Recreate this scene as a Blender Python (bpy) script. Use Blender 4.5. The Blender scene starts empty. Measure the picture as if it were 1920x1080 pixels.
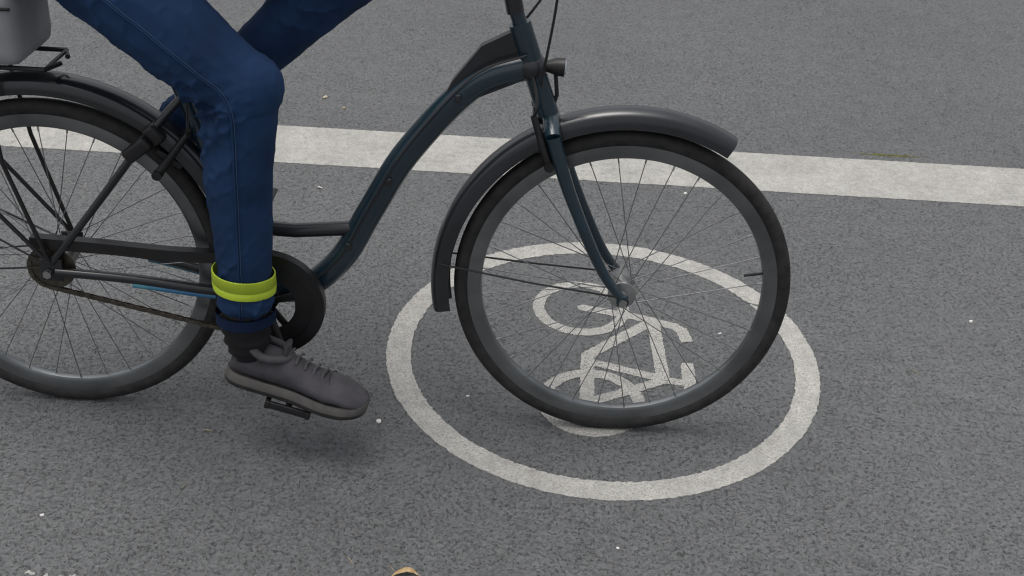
import bpy, bmesh, math, random
import numpy as np
from mathutils import Vector, Matrix, noise
sc = bpy.context.scene
rad = math.radians
rng = random.Random(7)

# ------------------------------------------------------------------ camera
cd = bpy.data.cameras.new('camera'); cam = bpy.data.objects.new('camera', cd)
sc.collection.objects.link(cam); sc.camera = cam
cR = Vector((0.99799644, 0.0480876, 0.04111799)); cU = Vector((-0.06066213, 0.54258567, 0.8378072)); cF = Vector((-0.01797811, 0.8386229, -0.54441566))
M = Matrix((cR, cU, -cF)).transposed().to_4x4(); M.translation = (0, 0, 1.7409)
cam.matrix_world = M
cd.sensor_width = 36; cd.lens = 45; cd.clip_start = 0.05; cd.clip_end = 3000
cd.dof.use_dof = True; cd.dof.focus_distance = 2.93; cd.dof.aperture_fstop = 9.0
sc.cycles.filter_width = 1.15

# ------------------------------------------------------------------ sky, sun, exposure
SUN_EL, SUN_AZ = rad(78), rad(-75)      # azimuth measured from +Y towards +X
w = bpy.data.worlds.new('World'); sc.world = w; w.use_nodes = True
nt = w.node_tree; bg = nt.nodes['Background']
sky = nt.nodes.new('ShaderNodeTexSky'); sky.sky_type = 'NISHITA'; sky.sun_disc = False
sky.sun_elevation = SUN_EL; sky.sun_rotation = SUN_AZ; sky.air_density = 1.0; sky.dust_density = 6.0; sky.ozone_density = 1.0
hs = nt.nodes.new('ShaderNodeHueSaturation'); hs.inputs['Saturation'].default_value = 0.22
nt.links.new(sky.outputs[0], hs.inputs['Color']); nt.links.new(hs.outputs[0], bg.inputs[0])
bg.inputs[1].default_value = 0.15
sl = bpy.data.lights.new('sun', 'SUN'); sun = bpy.data.objects.new('sun', sl); sc.collection.objects.link(sun)
sl.energy = 0.7; sl.angle = rad(30); sl.color = (1, 0.96, 0.9)
sd = Vector((math.sin(SUN_AZ) * math.cos(SUN_EL), math.cos(SUN_AZ) * math.cos(SUN_EL), math.sin(SUN_EL)))
sun.rotation_euler = sd.to_track_quat('Z', 'Y').to_euler(); sun.location = (0, 6, 8)
sc.view_settings.view_transform = 'Standard'; sc.view_settings.look = 'None'
sc.view_settings.exposure = 0.03; sc.view_settings.gamma = 1.0

# ------------------------------------------------------------------ helpers
def tag(o, label=None, cat=None, group=None, kind=None):
    for k, v in (('label', label), ('category', cat), ('group', group), ('kind', kind)):
        if v: o[k] = v
    return o

def empty(name, loc=(0, 0, 0), rz=0):
    o = bpy.data.objects.new(name, None); sc.collection.objects.link(o); o.location = loc; o.rotation_euler = (0, 0, rz)
    o.empty_display_size = 0.1
    return o

class MB:
    def __init__(s): s.v = []; s.f = []; s.m = []
    def add(s, vs, fs, mi=0):
        n = len(s.v); s.v += [tuple(v) for v in vs]; s.f += [tuple(i + n for i in f) for f in fs]; s.m += [mi] * len(fs); return s
    def box(s, c, size, rot=None, mi=0, bev=0.0):
        b = bmesh.new(); bmesh.ops.create_cube(b, size=1)
        for v in b.verts: v.co = Vector((v.co.x * size[0], v.co.y * size[1], v.co.z * size[2]))
        if bev: bmesh.ops.bevel(b, geom=b.edges[:], offset=bev, segments=3, profile=0.5, affect='EDGES')
        R = rot if rot is not None else Matrix.Identity(3)
        vs = [R @ v.co + Vector(c) for v in b.verts]; fs = [[v.index for v in f.verts] for f in b.faces]
        b.free(); return s.add(vs, fs, mi)
    def tube(s, pts, r, n=12, mi=0, closed=False, cap=True, sq=1.0):
        pts = [Vector(p) for p in pts]; m = len(pts)
        rs = r if isinstance(r, (list, tuple)) else [r] * m
        vs, fs = [], []; up = None
        for i, p in enumerate(pts):
            if closed: t = pts[(i + 1) % m] - pts[i - 1]
            else: t = pts[min(i + 1, m - 1)] - pts[max(i - 1, 0)]
            t.normalize()
            if up is None:
                up = Vector((0, 1, 0)) if abs(t.y) < 0.9 else Vector((0, 0, 1))
            a = (up - t * up.dot(t)).normalized(); b = t.cross(a); up = a
            for k in range(n):
                th = 2 * math.pi * k / n
                vs.append(p + a * (math.cos(th) * rs[i] * sq) + b * (math.sin(th) * rs[i]))
        for i in range(m if closed else m - 1):
            for k in range(n):
                j = (i + 1) % m
                fs.append((i * n + k, i * n + (k + 1) % n, j * n + (k + 1) % n, j * n + k))
        if cap and not closed:
            fs.append(tuple(range(n))[::-1]); fs.append(tuple((m - 1) * n + k for k in range(n)))
        return s.add(vs, fs, mi)
    def lathe(s, prof, c, n=64, a0=0, a1=2 * math.pi, mi=0, closed=True, prof_closed=True):
        """prof: (radius, y) pairs turned about the local Y axis through c (x, y, z)"""
        full = abs(a1 - a0 - 2 * math.pi) < 1e-6; k = len(prof); vs, fs = [], []
        cnt = n if full else n + 1
        for i in range(cnt):
            a = a0 + (a1 - a0) * i / n
            for r, y in prof: vs.append((c[0] + r * math.cos(a), c[1] + y, c[2] + r * math.sin(a)))
        for i in range(n):
            j = (i + 1) % cnt
            for q in range(k if prof_closed else k - 1):
                q2 = (q + 1) % k
                fs.append((i * k + q, j * k + q, j * k + q2, i * k + q2))
        if prof_closed and not full:
            fs.append(tuple(range(k))); fs.append(tuple(n * k + q for q in range(k))[::-1])
        return s.add(vs, fs, mi)
    def ball(s, c, r, sc_=(1, 1, 1), rot=None, mi=0, n=16):
        b = bmesh.new(); bmesh.ops.create_uvsphere(b, u_segments=n, v_segments=max(6, n // 2 + 2), radius=r)
        R = rot if rot is not None else Matrix.Identity(3)
        vs = [R @ Vector((v.co.x * sc_[0], v.co.y * sc_[1], v.co.z * sc_[2])) + Vector(c) for v in b.verts]
        fs = [[v.index for v in f.verts] for f in b.faces]; b.free(); return s.add(vs, fs, mi)
    def build(s, name, mats, parent=None, origin=(0, 0, 0), smooth=True, ang=40):
        me = bpy.data.meshes.new(name); O = Vector(origin)
        me.from_pydata([tuple(Vector(v) - O) for v in s.v], [], s.f)
        if not isinstance(mats, (list, tuple)): mats = [mats]
        for m_ in mats: me.materials.append(m_)
        me.polygons.foreach_set('material_index', s.m); me.update()
        b = bmesh.new(); b.from_mesh(me); bmesh.ops.recalc_face_normals(b, faces=b.faces[:]); b.to_mesh(me); b.free()
        if smooth:
            me.shade_smooth(); me.set_sharp_from_angle(angle=rad(ang))
        o = bpy.data.objects.new(name, me); sc.collection.objects.link(o); o.parent = parent; o.location = origin
        return o

def curve(pts, n=24):
    """Catmull-Rom through pts"""
    P = [Vector(p) for p in pts]; P = [2 * P[0] - P[1]] + P + [2 * P[-1] - P[-2]]; out = []
    seg = len(P) - 3
    for i in range(seg):
        a, b, c, d = P[i:i + 4]
        for k in range(n):
            t = k / n
            out.append(0.5 * ((2 * b) + (c - a) * t + (2 * a - 5 * b + 4 * c - d) * t * t + (3 * b - 3 * c + d - a) * t ** 3))
    out.append(P[-2]); return out

def capsule(mb, a, b, r0, r1, n=16, sy=1.0):
    a, b = Vector(a), Vector(b); mb.tube([a, b], [r0, r1], n=n, sq=sy); mb.ball(a, r0, n=n); mb.ball(b, r1, n=n)

def remeshed(mb, voxel, smooth_it=4):
    """union the closed pieces of mb into one skin, returned as (verts, faces)"""
    me = bpy.data.meshes.new('tmp'); me.from_pydata(mb.v, [], mb.f)
    b = bmesh.new(); b.from_mesh(me); bmesh.ops.recalc_face_normals(b, faces=b.faces[:]); b.to_mesh(me); b.free()
    o = bpy.data.objects.new('tmp', me); sc.collection.objects.link(o)
    m = o.modifiers.new('r', 'REMESH'); m.mode = 'VOXEL'; m.voxel_size = voxel
    m = o.modifiers.new('s', 'SMOOTH'); m.factor = 0.5; m.iterations = smooth_it
    dg = bpy.context.evaluated_depsgraph_get(); dg.update()
    ev = o.evaluated_get(dg); m2 = ev.to_mesh()
    vs = [v.co.copy() for v in m2.vertices]; ns = [v.normal.copy() for v in m2.vertices]
    fs = [tuple(p.vertices) for p in m2.polygons]
    ev.to_mesh_clear(); bpy.data.objects.remove(o); bpy.data.meshes.remove(me)
    return vs, ns, fs

# ------------------------------------------------------------------ materials
def mat(name, col, rough=0.5, metal=0.0, var=0.0, vscale=8.0, bump=0.0, bscale=60.0, coat=0.0, col2=None, spec=0.5, detail=4):
    m = bpy.data.materials.new(name); m.use_nodes = True; t = m.node_tree; N = t.nodes; L = t.links
    p = N['Principled BSDF']; p.inputs['Roughness'].default_value = rough; p.inputs['Metallic'].default_value = metal
    p.inputs['Coat Weight'].default_value = coat; p.inputs['Coat Roughness'].default_value = 0.12
    p.inputs['Specular IOR Level'].default_value = spec
    tc = N.new('ShaderNodeTexCoord')
    n1 = N.new('ShaderNodeTexNoise'); n1.inputs['Scale'].default_value = vscale; n1.inputs['Detail'].default_value = detail
    L.new(tc.outputs['Object'], n1.inputs['Vector'])
    mx = N.new('ShaderNodeMix'); mx.data_type = 'RGBA'
    c2 = col2 or tuple(min(1, c * (1 + var)) for c in col)
    mx.inputs['A'].default_value = (*[c * (1 - var * 0.6) for c in col], 1); mx.inputs['B'].default_value = (*c2, 1)
    mr = N.new('ShaderNodeMapRange'); mr.inputs['From Min'].default_value = 0.35; mr.inputs['From Max'].default_value = 0.65
    L.new(n1.outputs['Fac'], mr.inputs['Value']); L.new(mr.outputs[0], mx.inputs['Factor']); L.new(mx.outputs['Result'], p.inputs['Base Color'])
    r2 = N.new('ShaderNodeMapRange'); r2.inputs['To Min'].default_value = rough * 0.85; r2.inputs['To Max'].default_value = min(1, rough * 1.25)
    L.new(n1.outputs['Fac'], r2.inputs['Value']); L.new(r2.outputs[0], p.inputs['Roughness'])
    if bump:
        n2 = N.new('ShaderNodeTexNoise'); n2.inputs['Scale'].default_value = bscale; n2.inputs['Detail'].default_value = 5
        L.new(tc.outputs['Object'], n2.inputs['Vector'])
        bp = N.new('ShaderNodeBump'); bp.inputs['Strength'].default_value = 0.7; bp.inputs['Distance'].default_value = bump
        L.new(n2.outputs['Fac'], bp.inputs['Height']); L.new(bp.outputs[0], p.inputs['Normal'])
    return m

def asphalt_mat():
    m = bpy.data.materials.new('asphalt'); m.use_nodes = True; t = m.node_tree; N = t.nodes; L = t.links
    p = N['Principled BSDF']; p.inputs['Roughness'].default_value = 0.68; p.inputs['Specular IOR Level'].default_value = 0.5
    tc = N.new('ShaderNodeTexCoord'); g = N.new('ShaderNodeNewGeometry')
    def nz(scale, det=3, rough=0.55):
        n = N.new('ShaderNodeTexNoise'); n.inputs['Scale'].default_value = scale; n.inputs['Detail'].default_value = det; n.inputs['Roughness'].default_value = rough
        L.new(tc.outputs['Object'], n.inputs['Vector']); return n
    def rng_(src, a, b, c, d):
        r = N.new('ShaderNodeMapRange'); r.inputs['From Min'].default_value = a; r.inputs['From Max'].default_value = b
        r.inputs['To Min'].default_value = c; r.inputs['To Max'].default_value = d; L.new(src, r.inputs['Value']); return r.outputs[0]
    def mul(a, b):
        q = N.new('ShaderNodeMath'); q.operation = 'MULTIPLY'; L.new(a, q.inputs[0]); L.new(b, q.inputs[1]); return q.outputs[0]
    big = nz(1.3, 3); mid = nz(14, 4); fine = nz(300, 3, 0.7); fine2 = nz(120, 3)
    v = N.new('ShaderNodeTexVoronoi'); v.inputs['Scale'].default_value = 150; L.new(tc.outputs['Object'], v.inputs['Vector'])
    col = N.new('ShaderNodeSeparateColor'); L.new(v.outputs['Color'], col.inputs[0])
    fac = mul(mul(rng_(big.outputs['Fac'], .3, .7, .93, 1.06), rng_(mid.outputs['Fac'], .3, .7, .94, 1.06)), mul(rng_(fine.outputs['Fac'], .3, .7, .80, 1.20), rng_(col.outputs[0], 0, 1, .86, 1.14)))
    # fine broken fissures between the stones, filled with bitumen
    def fiss(scale, wob, w_, ms, lo, hi, seed):
        nn = N.new('ShaderNodeTexNoise'); nn.inputs['Scale'].default_value = scale * 1.1; nn.inputs['Detail'].default_value = 2
        of = N.new('ShaderNodeVectorMath'); of.operation = 'ADD'; of.inputs[1].default_value = (seed, seed * .7, 0); L.new(tc.outputs['Object'], of.inputs[0]); L.new(of.outputs[0], nn.inputs['Vector'])
        sb = N.new('ShaderNodeVectorMath'); sb.operation = 'SUBTRACT'; sb.inputs[1].default_value = (.5, .5, .5); L.new(nn.outputs['Color'], sb.inputs[0])
        ma = N.new('ShaderNodeVectorMath'); ma.operation = 'SCALE'; ma.inputs['Scale'].default_value = wob / scale; L.new(sb.outputs[0], ma.inputs[0])
        ad = N.new('ShaderNodeVectorMath'); ad.operation = 'ADD'; L.new(of.outputs[0], ad.inputs[0]); L.new(ma.outputs[0], ad.inputs[1])
        vo = N.new('ShaderNodeTexVoronoi'); vo.feature = 'DISTANCE_TO_EDGE'; vo.inputs['Scale'].default_value = scale; L.new(ad.outputs[0], vo.inputs['Vector'])
        mk_ = nz(ms, 3, .6)
        return mul(rng_(vo.outputs['Distance'], w_ * .3, w_, 1, 0), rng_(mk_.outputs['Fac'], lo, hi, 0, 1))
    f1 = fiss(150, 1.1, .13, 115, .53, .60, 3.1); f2 = fiss(84, 1.2, .085, 60, .56, .63, 7.7); f3 = fiss(170, 1.0, .16, 120, .50, .58, 1.9)
    mxx = N.new('ShaderNodeMath'); mxx.operation = 'MAXIMUM'; L.new(f1, mxx.inputs[0]); L.new(f2, mxx.inputs[1])
    mx3 = N.new('ShaderNodeMath'); mx3.operation = 'MAXIMUM'; L.new(mxx.outputs[0], mx3.inputs[0]); L.new(rng_(f3, 0, 1, 0, .45), mx3.inputs[1]); FI = mx3.outputs[0]
    fac = mul(fac, rng_(FI, 0, 1, 1.02, .34))
    # worn stone tops are lighter than the bitumen lying in the pits (height of the surface itself)
    sp = N.new('ShaderNodeSeparateXYZ'); L.new(tc.outputs['Object'], sp.inputs[0])
    fac = mul(fac, rng_(sp.outputs['Z'], -.0030, -.0006, .70, 1.0))
    base = N.new('ShaderNodeMix'); base.data_type = 'RGBA'
    base.inputs['A'].default_value = (0.128, 0.129, 0.131, 1); base.inputs['B'].default_value = (0.120, 0.127, 0.131, 1)
    L.new(rng_(fine2.outputs['Fac'], .4, .6, 0, 1), base.inputs['Factor'])
    cm = N.new('ShaderNodeVectorMath'); cm.operation = 'SCALE'; L.new(base.outputs['Result'], cm.inputs[0]); L.new(fac, cm.inputs['Scale'])
    # sparse pale stone chips
    v2 = N.new('ShaderNodeTexVoronoi'); v2.inputs['Scale'].default_value = 75; L.new(tc.outputs['Object'], v2.inputs['Vector'])
    c2 = N.new('ShaderNodeSeparateColor'); L.new(v2.outputs['Color'], c2.inputs[0])
    near = rng_(v2.outputs['Distance'], .06, .11, 1, 0); rare = rng_(c2.outputs[0], .90, .905, 0, 1)
    mx = N.new('ShaderNodeMix'); mx.data_type = 'RGBA'; mx.inputs['B'].default_value = (.42, .41, .38, 1)
    L.new(cm.outputs[0], mx.inputs['A']); L.new(mul(mul(near, rare), rng_(c2.outputs[1], 0, 1, .1, .9)), mx.inputs['Factor']); L.new(mx.outputs['Result'], p.inputs['Base Color'])
    bp = N.new('ShaderNodeBump'); bp.inputs['Strength'].default_value = .8; bp.inputs['Distance'].default_value = .0016
    hh = N.new('ShaderNodeMath'); hh.operation = 'SUBTRACT'; L.new(fine.outputs['Fac'], hh.inputs[0]); L.new(FI, hh.inputs[1])
    L.new(hh.outputs[0], bp.inputs['Height']); L.new(bp.outputs[0], p.inputs['Normal'])
    return m

def paint_mat(name, warm=1.0, wear=.5, stains=()):
    m = bpy.data.materials.new(name); m.use_nodes = True; t = m.node_tree; N = t.nodes; L = t.links
    p = N['Principled BSDF']; p.inputs['Roughness'].default_value = 0.72; p.inputs['Specular IOR Level'].default_value = 0.3
    tc = N.new('ShaderNodeTexCoord')
    def nz(scale, det=3, rough=.55):
        n = N.new('ShaderNodeTexNoise'); n.inputs['Scale'].default_value = scale; n.inputs['Detail'].default_value = det; n.inputs['Roughness'].default_value = rough
        L.new(tc.outputs['Object'], n.inputs['Vector']); return n
    def rng_(src, a, b, c, d):
        r = N.new('ShaderNodeMapRange'); r.inputs['From Min'].default_value = a; r.inputs['From Max'].default_value = b
        r.inputs['To Min'].default_value = c; r.inputs['To Max'].default_value = d; L.new(src, r.inputs['Value']); return r.outputs[0]
    def math_(op, a, b):
        q = N.new('ShaderNodeMath'); q.operation = op; L.new(a, q.inputs[0])
        if isinstance(b, (int, float)): q.inputs[1].default_value = b
        else: L.new(b, q.inputs[1])
        return q.outputs[0]
    dirt = nz(9, 5, .6); spk = nz(170, 4, .8); med = nz(45, 3)
    fac = math_('MULTIPLY', rng_(dirt.outputs['Fac'], .3, .7, .80, 1.08), rng_(med.outputs['Fac'], .3, .7, .86, 1.10))
    fac = math_('MULTIPLY', fac, rng_(spk.outputs['Fac'], .3, .7, .74, 1.26))
    c = N.new('ShaderNodeVectorMath'); c.operation = 'SCALE'
    rgb = N.new('ShaderNodeRGB'); rgb.outputs[0].default_value = (.445 * warm, .437 * warm, .408 * warm, 1)
    L.new(rgb.outputs[0], c.inputs[0]); L.new(fac, c.inputs['Scale'])
    # worn through to the bitumen in small grains
    v = nz(260, 3, .6); mask = math_('MULTIPLY', rng_(v.outputs['Fac'], .575 - .045 * wear, .625 - .045 * wear, 0, 1), rng_(dirt.outputs['Fac'], .35, .65, .25, 1))
    blot = nz(38, 2, .5); b2 = math_('MULTIPLY', rng_(blot.outputs['Fac'], .64, .74, 0, .45), 1.0)
    mk = math_('MAXIMUM', math_('MULTIPLY', mask, .8 * wear + .25), b2)
    mx = N.new('ShaderNodeMix'); mx.data_type = 'RGBA'; mx.inputs['B'].default_value = (.16, .157, .15, 1)
    L.new(c.outputs[0], mx.inputs['A']); L.new(mk, mx.inputs['Factor'])
    out = mx.outputs['Result']
    for (x, y, rx, ry, s) in stains:
        mp = N.new('ShaderNodeMapping'); mp.inputs['Location'].default_value = (-x / rx, -y / ry, 0); mp.inputs['Scale'].default_value = (1 / rx, 1 / ry, 0)
        L.new(tc.outputs['Object'], mp.inputs[0]); ln = N.new('ShaderNodeVectorMath'); ln.operation = 'LENGTH'; L.new(mp.outputs[0], ln.inputs[0])
        m2 = N.new('ShaderNodeMix'); m2.data_type = 'RGBA'; m2.inputs['B'].default_value = (.17, .165, .15, 1); L.new(out, m2.inputs['A'])
        L.new(rng_(math_('ADD', ln.outputs['Value'], rng_(med.outputs['Fac'], .3, .7, -.25, .25)), .6, 1.1, s, 0), m2.inputs['Factor']); out = m2.outputs['Result']
    L.new(out, p.inputs['Base Color'])
    bp = N.new('ShaderNodeBump'); bp.inputs['Strength'].default_value = .8; bp.inputs['Distance'].default_value = .0014
    L.new(spk.outputs['Fac'], bp.inputs['Height']); L.new(bp.outputs[0], p.inputs['Normal'])
    return m

BLACK = mat('black_plastic', (.012, .012, .013), .42, var=.3, vscale=20)
GUARD = mat('mudguard_black', (.014, .016, .02), .28, var=.3, vscale=12, coat=.5)
RUBBER = mat('tyre_rubber', (.020, .0195, .019), .72, var=.6, vscale=45, bump=.0012, bscale=260)
ALU = mat('brushed_aluminium', (.42, .42, .41), .38, metal=1.0, var=.15, vscale=30)
RIMM = mat('rim_sidewall', (.22, .23, .235), .33, metal=1.0, var=.25, vscale=9)
STEEL = mat('spoke_steel', (.30, .30, .31), .35, metal=1.0, var=.1)
CHAINM = mat('chain_steel', (.11, .098, .078), .45, metal=.9, var=.4, vscale=60)
FRAME = mat('frame_navy', (.010, .028, .042), .3, var=.25, vscale=6, coat=.6)
FRAMEB = mat('frame_black', (.014, .015, .019), .34, var=.25, vscale=6, coat=.4)
DECAL = mat('frame_blue_decal', (.02, .13, .32), .3, var=.0, vscale=9, coat=.4, col2=(.07, .28, .36))
DENIM = mat('blue_denim', (.012, .033, .088), .85, var=.2, vscale=9, bump=.0007, bscale=800, col2=(.020, .052, .130), spec=.2, detail=3)
DENIMD = mat('denim_stitched_edge', (.006, .016, .05), .85, var=.3, spec=.2)
STITCH = mat('seam_thread', (.045, .085, .16), .8, var=.2)
LIME = mat('lime_reflective_strip', (.46, .60, .035), .55, var=.10, vscale=25, bump=.0004, bscale=300)
SHOE = mat('grey_suede', (.066, .062, .070), .8, var=.25, vscale=40, bump=.0005, bscale=500)
SHOEL = mat('shoe_lining_grey', (.085, .084, .09), .8, var=.2, vscale=40)
SOLE = mat('shoe_sole', (.035, .033, .031), .7, var=.3, vscale=40)
MIDS = mat('shoe_midsole', (.095, .09, .085), .7, var=.2, vscale=40)
SOCK = mat('black_sock', (.010, .010, .011), .9, var=.3, vscale=60, bump=.0005, bscale=600)
SKIN = mat('skin', (.42, .24, .17), .5, var=.08, vscale=10)
HAIR = mat('brown_hair', (.05, .03, .018), .6, var=.4, vscale=60, bump=.002, bscale=120)
JACKET = mat('dark_jacket', (.02, .024, .034), .8, var=.3, vscale=8, bump=.0012, bscale=90)
BAGM = mat('light_grey_fabric', (.33, .335, .35), .85, var=.15, vscale=14, bump=.0006, bscale=500)
BAGD = mat('bag_webbing', (.02, .02, .022), .8, var=.2)
LENS = mat('lamp_glass', (.6, .62, .65), .08, metal=.6, var=.05)
REDM = mat('red_lens', (.35, .01, .01), .2, var=.1)
SADD = mat('saddle_vinyl', (.016, .016, .017), .5, var=.2, bump=.0004, bscale=400)

# ------------------------------------------------------------------ numpy noise
def hash2(ix, iy, seed):
    h = (ix.astype(np.int64) * 374761393 + iy.astype(np.int64) * 668265263 + seed * 1274126177) & 0x7fffffff
    h = ((h ^ (h >> 13)) * 1274126177) & 0x7fffffff
    h = ((h ^ (h >> 16)) * 668265263) & 0x7fffffff
    return ((h ^ (h >> 15)) & 0xffffff).astype(np.float32) / float(0xffffff)
def vnoise(x, y, seed):
    ix, iy = np.floor(x), np.floor(y); fx, fy = (x - ix).astype(np.float32), (y - iy).astype(np.float32)
    fx = fx * fx * (3 - 2 * fx); fy = fy * fy * (3 - 2 * fy)
    a, b, c, d = hash2(ix, iy, seed), hash2(ix + 1, iy, seed), hash2(ix, iy + 1, seed), hash2(ix + 1, iy + 1, seed)
    return (a * (1 - fx) + b * fx) * (1 - fy) + (c * (1 - fx) + d * fx) * fy
def worley(x, y, seed):
    ix, iy = np.floor(x), np.floor(y); F1 = np.full(x.shape, 9., np.float32); F2 = F1.copy(); idv = np.zeros(x.shape, np.float32)
    for dx in (-1, 0, 1):
        for dy in (-1, 0, 1):
            cx, cy = ix + dx, iy + dy
            px, py = cx + hash2(cx, cy, seed), cy + hash2(cx, cy, seed + 1)
            d = np.sqrt((px - x) ** 2 + (py - y) ** 2).astype(np.float32); near = d < F1
            F2 = np.where(near, F1, np.minimum(F2, d)); idv = np.where(near, hash2(cx, cy, seed + 2), idv); F1 = np.where(near, d, F1)
    return F1, F2, idv
def sstep(a, b, x):
    t = np.clip((x - a) / (b - a), 0, 1); return t * t * (3 - 2 * t)
def road_height(x, y):
    """relief of the worn asphalt, always at or below 0"""
    wx = x + .006 * (vnoise(x / .011, y / .011, 31) - .5); wy = y + .006 * (vnoise(x / .011, y / .011, 32) - .5)
    F1, F2, idv = worley(wx / .0105, wy / .0105, 5)
    gap = 1 - sstep(.02, .26, F2 - F1)
    patch = sstep(.42, .72, .6 * vnoise(x / .024, y / .024, 8) + .4 * vnoise(x / .07, y / .07, 9))
    h = -.0005 * idv - .0018 * gap * (.25 + .75 * patch) * (.4 + .6 * vnoise(x / .009, y / .009, 3))
    deep = .35 * sstep(.76, .88, vnoise(wx / .0085, wy / .0085, 21) * .8 + .2 * vnoise(x / .05, y / .05, 22))
    h -= .0030 * deep * (.3 + .7 * patch)
    h -= .0007 * vnoise(x / .0045, y / .0045, 12)
    return h

# ------------------------------------------------------------------ road: one sheet, finely modelled where the camera stands over it
ASPH = asphalt_mat()
def make_road():
    xs = np.linspace(-2.3, 2.3, 1650); k = 1250
    ys = 1.3 + 4.3 * (np.linspace(0, 1, k) ** 1.25)
    X, Y = np.meshgrid(xs, ys); Z = road_height(X, Y).astype(np.float64)
    edge = np.minimum.reduce([X - xs[0], xs[-1] - X, Y - ys[0], ys[-1] - Y]); Z *= np.clip(edge / .05, 0, 1)
    nx, ny = len(xs), len(ys); co = np.stack([X, Y, Z], -1).reshape(-1, 3)
    i = np.arange(nx * ny).reshape(ny, nx)
    q = np.stack([i[:-1, :-1], i[:-1, 1:], i[1:, 1:], i[1:, :-1]], -1).reshape(-1, 4)
    F = 400.; out = np.array([[-F, -F, 0], [F, -F, 0], [F, F, 0], [-F, F, 0]]); n0 = len(co)
    co = np.vstack([co, out]); me = bpy.data.meshes.new('road')
    c00, c10, c11, c01 = i[0, 0], i[0, -1], i[-1, -1], i[-1, 0]
    # ring from the fine sheet to the horizon
    polys = [[n0, n0 + 1] + list(i[0, ::-1]), [n0 + 1, n0 + 2] + list(i[::-1, -1]), [n0 + 2, n0 + 3] + list(i[-1, :]), [n0 + 3, n0] + list(i[:, 0])]
    me.vertices.add(len(co)); me.vertices.foreach_set('co', co.ravel())
    loops = np.concatenate([q.ravel()] + [np.array(p) for p in polys]).astype(np.int32)
    tot = np.concatenate([np.full(len(q), 4), [len(p) for p in polys]]).astype(np.int32)
    start = np.concatenate([[0], np.cumsum(tot)[:-1]]).astype(np.int32)
    me.loops.add(len(loops)); me.loops.foreach_set('vertex_index', loops)
    me.polygons.add(len(tot)); me.polygons.foreach_set('loop_start', start)
    me.update(calc_edges=True)
    me.polygons.foreach_set('use_smooth', np.ones(len(tot), bool)); me.validate(); me.materials.append(ASPH)
    o = bpy.data.objects.new('road', me); sc.collection.objects.link(o)
    return tag(o, kind='structure')
make_road()

# ------------------------------------------------------------------ painted markings: marching squares over a distance function, ragged edges
def paint_mesh(name, sdf, x0, x1, y0, y1, h, material, parent=None, base=(0, 0), seed=1, ragged=.0020, thick=.0028):
    nx, ny = int((x1 - x0) / h) + 2, int((y1 - y0) / h) + 2
    X, Y = np.meshgrid(x0 + h * np.arange(nx), y0 + h * np.arange(ny))
    D = sdf(X, Y) + ragged * (vnoise(X / .011, Y / .011, seed) - .5) * .7 + ragged * 1.2 * (vnoise(X / .005, Y / .005, seed + 5) - .5) * 2
    ins = D < 0; vid = {}; V = []; Fc = []
    wX, wY = X + base[0], Y + base[1]
    top = .0012 + .5 * road_height(wX, wY)
    def gv(j, i):
        k = (j, i)
        if k not in vid: vid[k] = len(V); V.append((X[j, i], Y[j, i], top[j, i]))
        return vid[k]
    def ev(j, i, j2, i2):
        k = (j, i, j2, i2) if (j, i) < (j2, i2) else (j2, i2, j, i)
        if k not in vid:
            a, b = D[k[0], k[1]], D[k[2], k[3]]; t = a / (a - b)
            A = (X[k[0], k[1]], Y[k[0], k[1]], top[k[0], k[1]]); B = (X[k[2], k[3]], Y[k[2], k[3]], top[k[2], k[3]])
            vid[k] = len(V); V.append(tuple(A[q] + (B[q] - A[q]) * t for q in range(3)))
        return vid[k]
    cnt = ins[:-1, :-1].astype(int) + ins[1:, :-1] + ins[:-1, 1:] + ins[1:, 1:]
    for j, i in zip(*np.nonzero(cnt)):
        c = [(j, i), (j, i + 1), (j + 1, i + 1), (j + 1, i)]
        if cnt[j, i] == 4: Fc.append([gv(*q) for q in c]); continue
        poly = []
        for a in range(4):
            p, q = c[a], c[(a + 1) % 4]
            if ins[p]: poly.append(gv(*p))
            if ins[p] != ins[q]: poly.append(ev(*p, *q))
        if len(poly) > 2: Fc.append(poly)
    me = bpy.data.meshes.new(name); me.from_pydata(V, [], Fc)
    b = bmesh.new(); b.from_mesh(me)
    be = [e for e in b.edges if e.is_boundary]
    r = bmesh.ops.extrude_edge_only(b, edges=be)
    for v in [g for g in r['geom'] if isinstance(g, bmesh.types.BMVert)]: v.co.z -= thick
    bmesh.ops.recalc_face_normals(b, faces=b.faces[:]); b.to_mesh(me); b.free()
    if me.polygons[0].normal.z < 0: me.flip_normals()
    me.shade_smooth(); me.set_sharp_from_angle(angle=rad(50)); me.materials.append(material)
    o = bpy.data.objects.new(name, me); sc.collection.objects.link(o); o.parent = parent
    if parent is None: o.location = (base[0], base[1], 0)
    return o

RC = (0.16554, 2.42522)
mk = tag(empty('cycle_marking', (RC[0], RC[1], 0)), 'off-white cycle lane marking of a bicycle inside a large circle painted on the asphalt', 'road marking')
P_SYM = paint_mat('worn_symbol_paint', .99, 1.1)
P_RING = paint_mat('ring_paint', 1.0, .6)
P_LINE = paint_mat('line_paint', .93, .2, stains=((2.06, .05, .022, .018, .55), (1.72, .02, .012, .012, .3), (3.4, .03, .02, .02, .3)))
paint_mesh('painted_circle', lambda X, Y: np.abs(np.hypot(X, Y) - .4725) - .0278, -.52, .52, -.52, .52, .0028, P_RING, mk, RC, 3)
def seg(X, Y, a, b, hw, flat=False):
    ax, ay = a; dx, dy = b[0] - ax, b[1] - ay; l = math.hypot(dx, dy); ux, uy = dx / l, dy / l
    t = (X - ax) * ux + (Y - ay) * uy; s = np.abs((X - ax) * uy - (Y - ay) * ux)
    if flat: return np.maximum(s - hw, np.maximum(-t - hw, t - l))
    return np.hypot(t - np.clip(t, 0, l), s) - hw
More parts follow.
